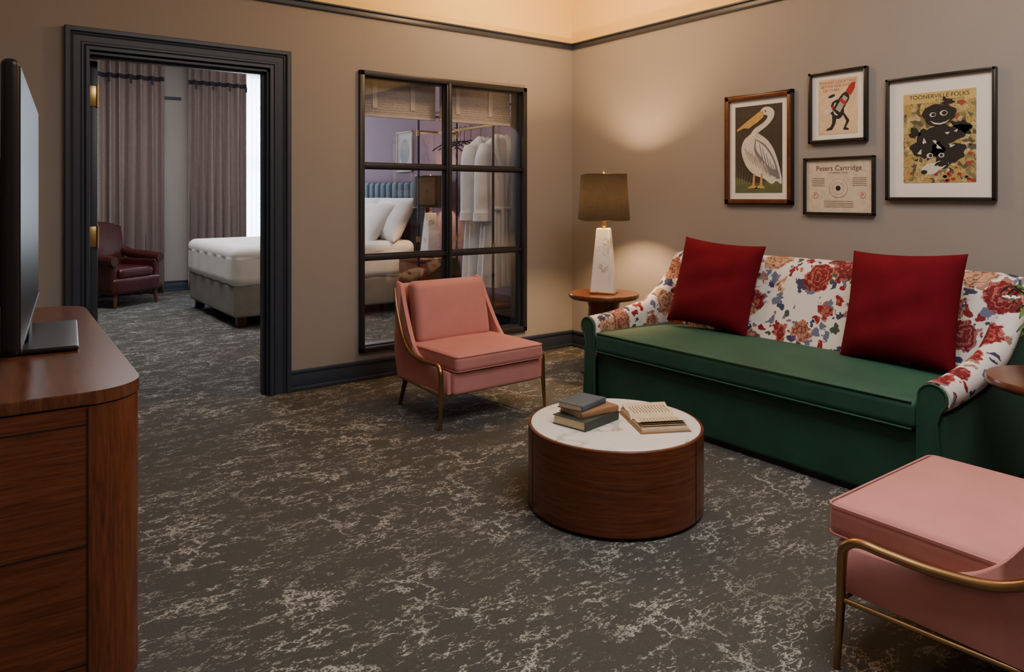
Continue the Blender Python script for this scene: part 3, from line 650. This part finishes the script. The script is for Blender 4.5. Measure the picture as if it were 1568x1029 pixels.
e=empty('framed_picture',(XR,8.36,1.97),(rad(90),0,rad(-90))); pframe(e,.42,.52,.02,'pmid',.025,M['pmid']); disc(e,'print',0,0,.12,.16,M['pgrey'],.0135)
# rack and robes
E=empty('garment_rack',(0,0,0))
for x in (3.93,4.42):
    for y in (5.55,6.95):
        tube('post',[(x,y,0),(x,y,2.27)],.013,'black',E,smooth=False); lathe('collar',[(.02,0),(.02,.06)],'brass',E,16,loc=(x,y,2.05)); lathe('collar',[(.02,0),(.02,.06)],'brass',E,16,loc=(x,y,.9))
    tube('top_bar',[(x,5.55,2.27),(x,6.95,2.27)],.013,'black',E,smooth=False); tube('low_bar',[(x,5.55,.35),(x,6.95,.35)],.013,'black',E,smooth=False)
for y in (5.55,6.95):
    for z_ in (2.27,2.10,.35): tube('cross_bar',[(3.93,y,z_),(4.42,y,z_)],.013,'black' if z_!=2.1 else 'brass',E,smooth=False)
tube('hanging_rail',[(4.18,5.55,2.10),(4.18,6.95,2.10)],.013,'brass',E,smooth=False)
box('shelf',3.92,4.43,5.54,6.96,.36,.38,'woodT',E,.003)
HX=4.18
def hanger(E,y,x=HX):
    tube('hook',[(x,y,1.97),(x,y,2.07),(x+.02,y,2.10),(x+.02,y,2.125),(x-.0,y,2.13),(x-.02,y,2.11)],.003,'black',E,seg=6)
    tube('bar',[(x-.2,y,1.88),(x-.1,y,1.94),(x,y,1.975),(x+.1,y,1.94),(x+.2,y,1.88)],.007,'black',E,seg=8)
H=empty('clothes_hanger'); 
for y in (6.3,6.42,6.5,6.62,6.74): hanger(H,y)
def robe(y,tw):
    E=empty('bathrobe',(HX,y,0),(0,0,rad(tw)))
    secs=[]
    T=[(2.0,.035,.03),(1.97,.07,.045),(1.93,.14,.055),(1.88,.19,.065),(1.78,.20,.075),(1.5,.19,.085),(1.28,.165,.08),(1.1,.19,.09),(.8,.215,.10),(.52,.235,.11)]
    TT=[(-a,b,c) for a,b,c in T]
    for k_ in range(29):
        z=2.0-1.48*k_/28
        a=ip(-z,[(q[0],q[1]) for q in TT]); b=ip(-z,[(q[0],q[2]) for q in TT]); am=.16*min(1,max(0,(2.0-z)/.7))
        secs.append([(a*math.cos(th)*(1+am*.4*math.sin(9*th)),b*math.sin(th)*(1+am*1.6*math.sin(9*th+z*2)),z) for th in [2*pi*k/72 for k in range(72)]])
    loft('body',secs,'towel',E,ang=90)
    for s in (-1,1):
        tube('sleeve',[(s*.15,0,1.89),(s*.20,-.03,1.75),(s*.215,-.05,1.5),(s*.215,-.06,1.18)],[.06,.075,.08,.088],'towel',E,seg=16,flat=.8)
        tube('cuff',[(s*.215,-.06,1.24),(s*.215,-.06,1.16)],[.093,.095],'towel',E,seg=16,smooth=False)
        tube('lapel',[(s*.05,-.03,1.99),(s*.075,-.07,1.9),(s*.03,-.095,1.6),(s*.01,-.092,1.3),(s*.015,-.11,.9),(s*.02,-.125,.53)],.028,'towel',E,seg=10,flat=.7)
    tube('belt',[(.18*math.cos(2*pi*k/24),.098*math.sin(2*pi*k/24),1.28) for k in range(25)],.022,'towel',E,seg=8,smooth=False)
    tube('belt_end',[(-.02,-.11,1.28),(-.03,-.13,1.1),(-.04,-.13,.85)],.018,'towel',E,seg=8)
    tube('hook',[(0,0,1.98),(0,0,2.07),(.02,0,2.10),(.02,0,2.125),(0,0,2.13),(-.02,0,2.11)],.003,'black',E,seg=6)
robe(6.12,10); robe(5.80,-6)
# leather armchair
E=empty('leather_armchair',(1.55,10.62,0),(0,0,rad(34)))
rbox('seat_rail',(.74,.70,.20),.04,'leather',E,(0,-.02,.27)); rbox('seat_cushion',(.54,.60,.14),.05,'leather',E,(0,-.06,.42),crown=.02)
secs=[]
for k in range(21):
    z_=.20+.84*k/20; wv=.32+.02*math.sin(k/20*pi)-.04*(k/20)**3; sec=[]
    bend=.12*(k/20)
    for j in range(13):
        u=-1+2*j/12; sec.append((wv*u,.22+bend-.10*u*u*(k/20),z_-(.05*abs(u)**3 if k==20 else 0)))
    for j in range(13):
        u=1-2*j/12; sec.append((wv*u,.36+bend-.10*u*u*(k/20),z_-(.05*abs(u)**3 if k==20 else 0)))
    secs.append(sec)
loft('back',secs,'leather',E,ang=60)
tube('back_roll',[(-.28,.36,.97),(-.15,.415,1.0),(0,.43,1.01),(.15,.415,1.0),(.28,.36,.97)],.055,'leather',E,seg=14)
for s in (-1,1):
    rbox('arm_panel',(.09,.66,.36),.03,'leather',E,(s*.335,-.02,.40))
    tube('arm_roll',[(s*.35,.30,.68),(s*.355,.10,.63),(s*.36,-.15,.61),(s*.36,-.36,.59)],[.06,.06,.065,.062],'leather',E,seg=16)
    lathe('arm_scroll',[(.0555,-.01),(.0555,.01)],'woodD',E,20,loc=(s*.36,-.362,.59)).rotation_euler=(rad(90),0,0)
    for y,t in ((-.32,-.02),(.30,.05)): tube('leg',[(s*.31,y,.18),(s*.325,y+t,0)],[.03,.017],'woodF',E,smooth=False)
# ------------------------------------------------------------------ lights
def area(name,loc,rot,sx,sy,e,c):
    l=D.lights.new(name,'AREA'); l.shape='RECTANGLE'; l.size=sx; l.size_y=sy; l.energy=e; l.color=c
    o=D.objects.new(name,l); C.scene.collection.objects.link(o); o.location=loc; o.rotation_euler=rot; return o
def point(name,loc,e,c,r):
    l=D.lights.new(name,'POINT'); l.energy=e; l.color=c; l.shadow_soft_size=r
    o=D.objects.new(name,l); C.scene.collection.objects.link(o); o.location=loc; return o
area('ceiling_light',(2.2,.8,3.55),(0,0,0),2.0,2.0,112,(1,.95,.91))
point('added_warm_light',(3.4,4.05,3.15),68,(1,.60,.30),.15)  # added unseen light to brighten the frieze and corner, no fixture
point('added_warm_light',(3.6,.9,3.1),14,(1,.60,.30),.15)  # second added light, warms the upper right wall
area('daylight_window',(3.87,YF+.35,1.9),(rad(-90),0,0),1.1,2.8,330,(.80,.90,1))
area('bedroom_ceiling_light',(1.8,8.5,3.55),(0,0,0),1.5,1.5,110,(.97,.95,.95))
point('added_rack_light',(3.4,6.2,3.2),30,(1,.86,.76),.15)  # added light by the garment rack to brighten the robes, no fixture
w=D.worlds.new('w'); C.scene.world=w; w.use_nodes=True; nt=w.node_tree
bg=nt.nodes['Background']; bg.inputs[0].default_value=(.75,.86,1,1); bg.inputs[1].default_value=3
# ------------------------------------------------------------------ camera
cam=D.cameras.new('camera'); cam.lens=25.645; cam.sensor_width=36; cam.sensor_fit='HORIZONTAL'; cam.shift_y=-.1368; cam.clip_start=.05
o=D.objects.new('camera',cam); C.scene.collection.objects.link(o); o.location=(0,0,1.4); o.rotation_euler=(rad(90),0,rad(-36.79)); C.scene.camera=o
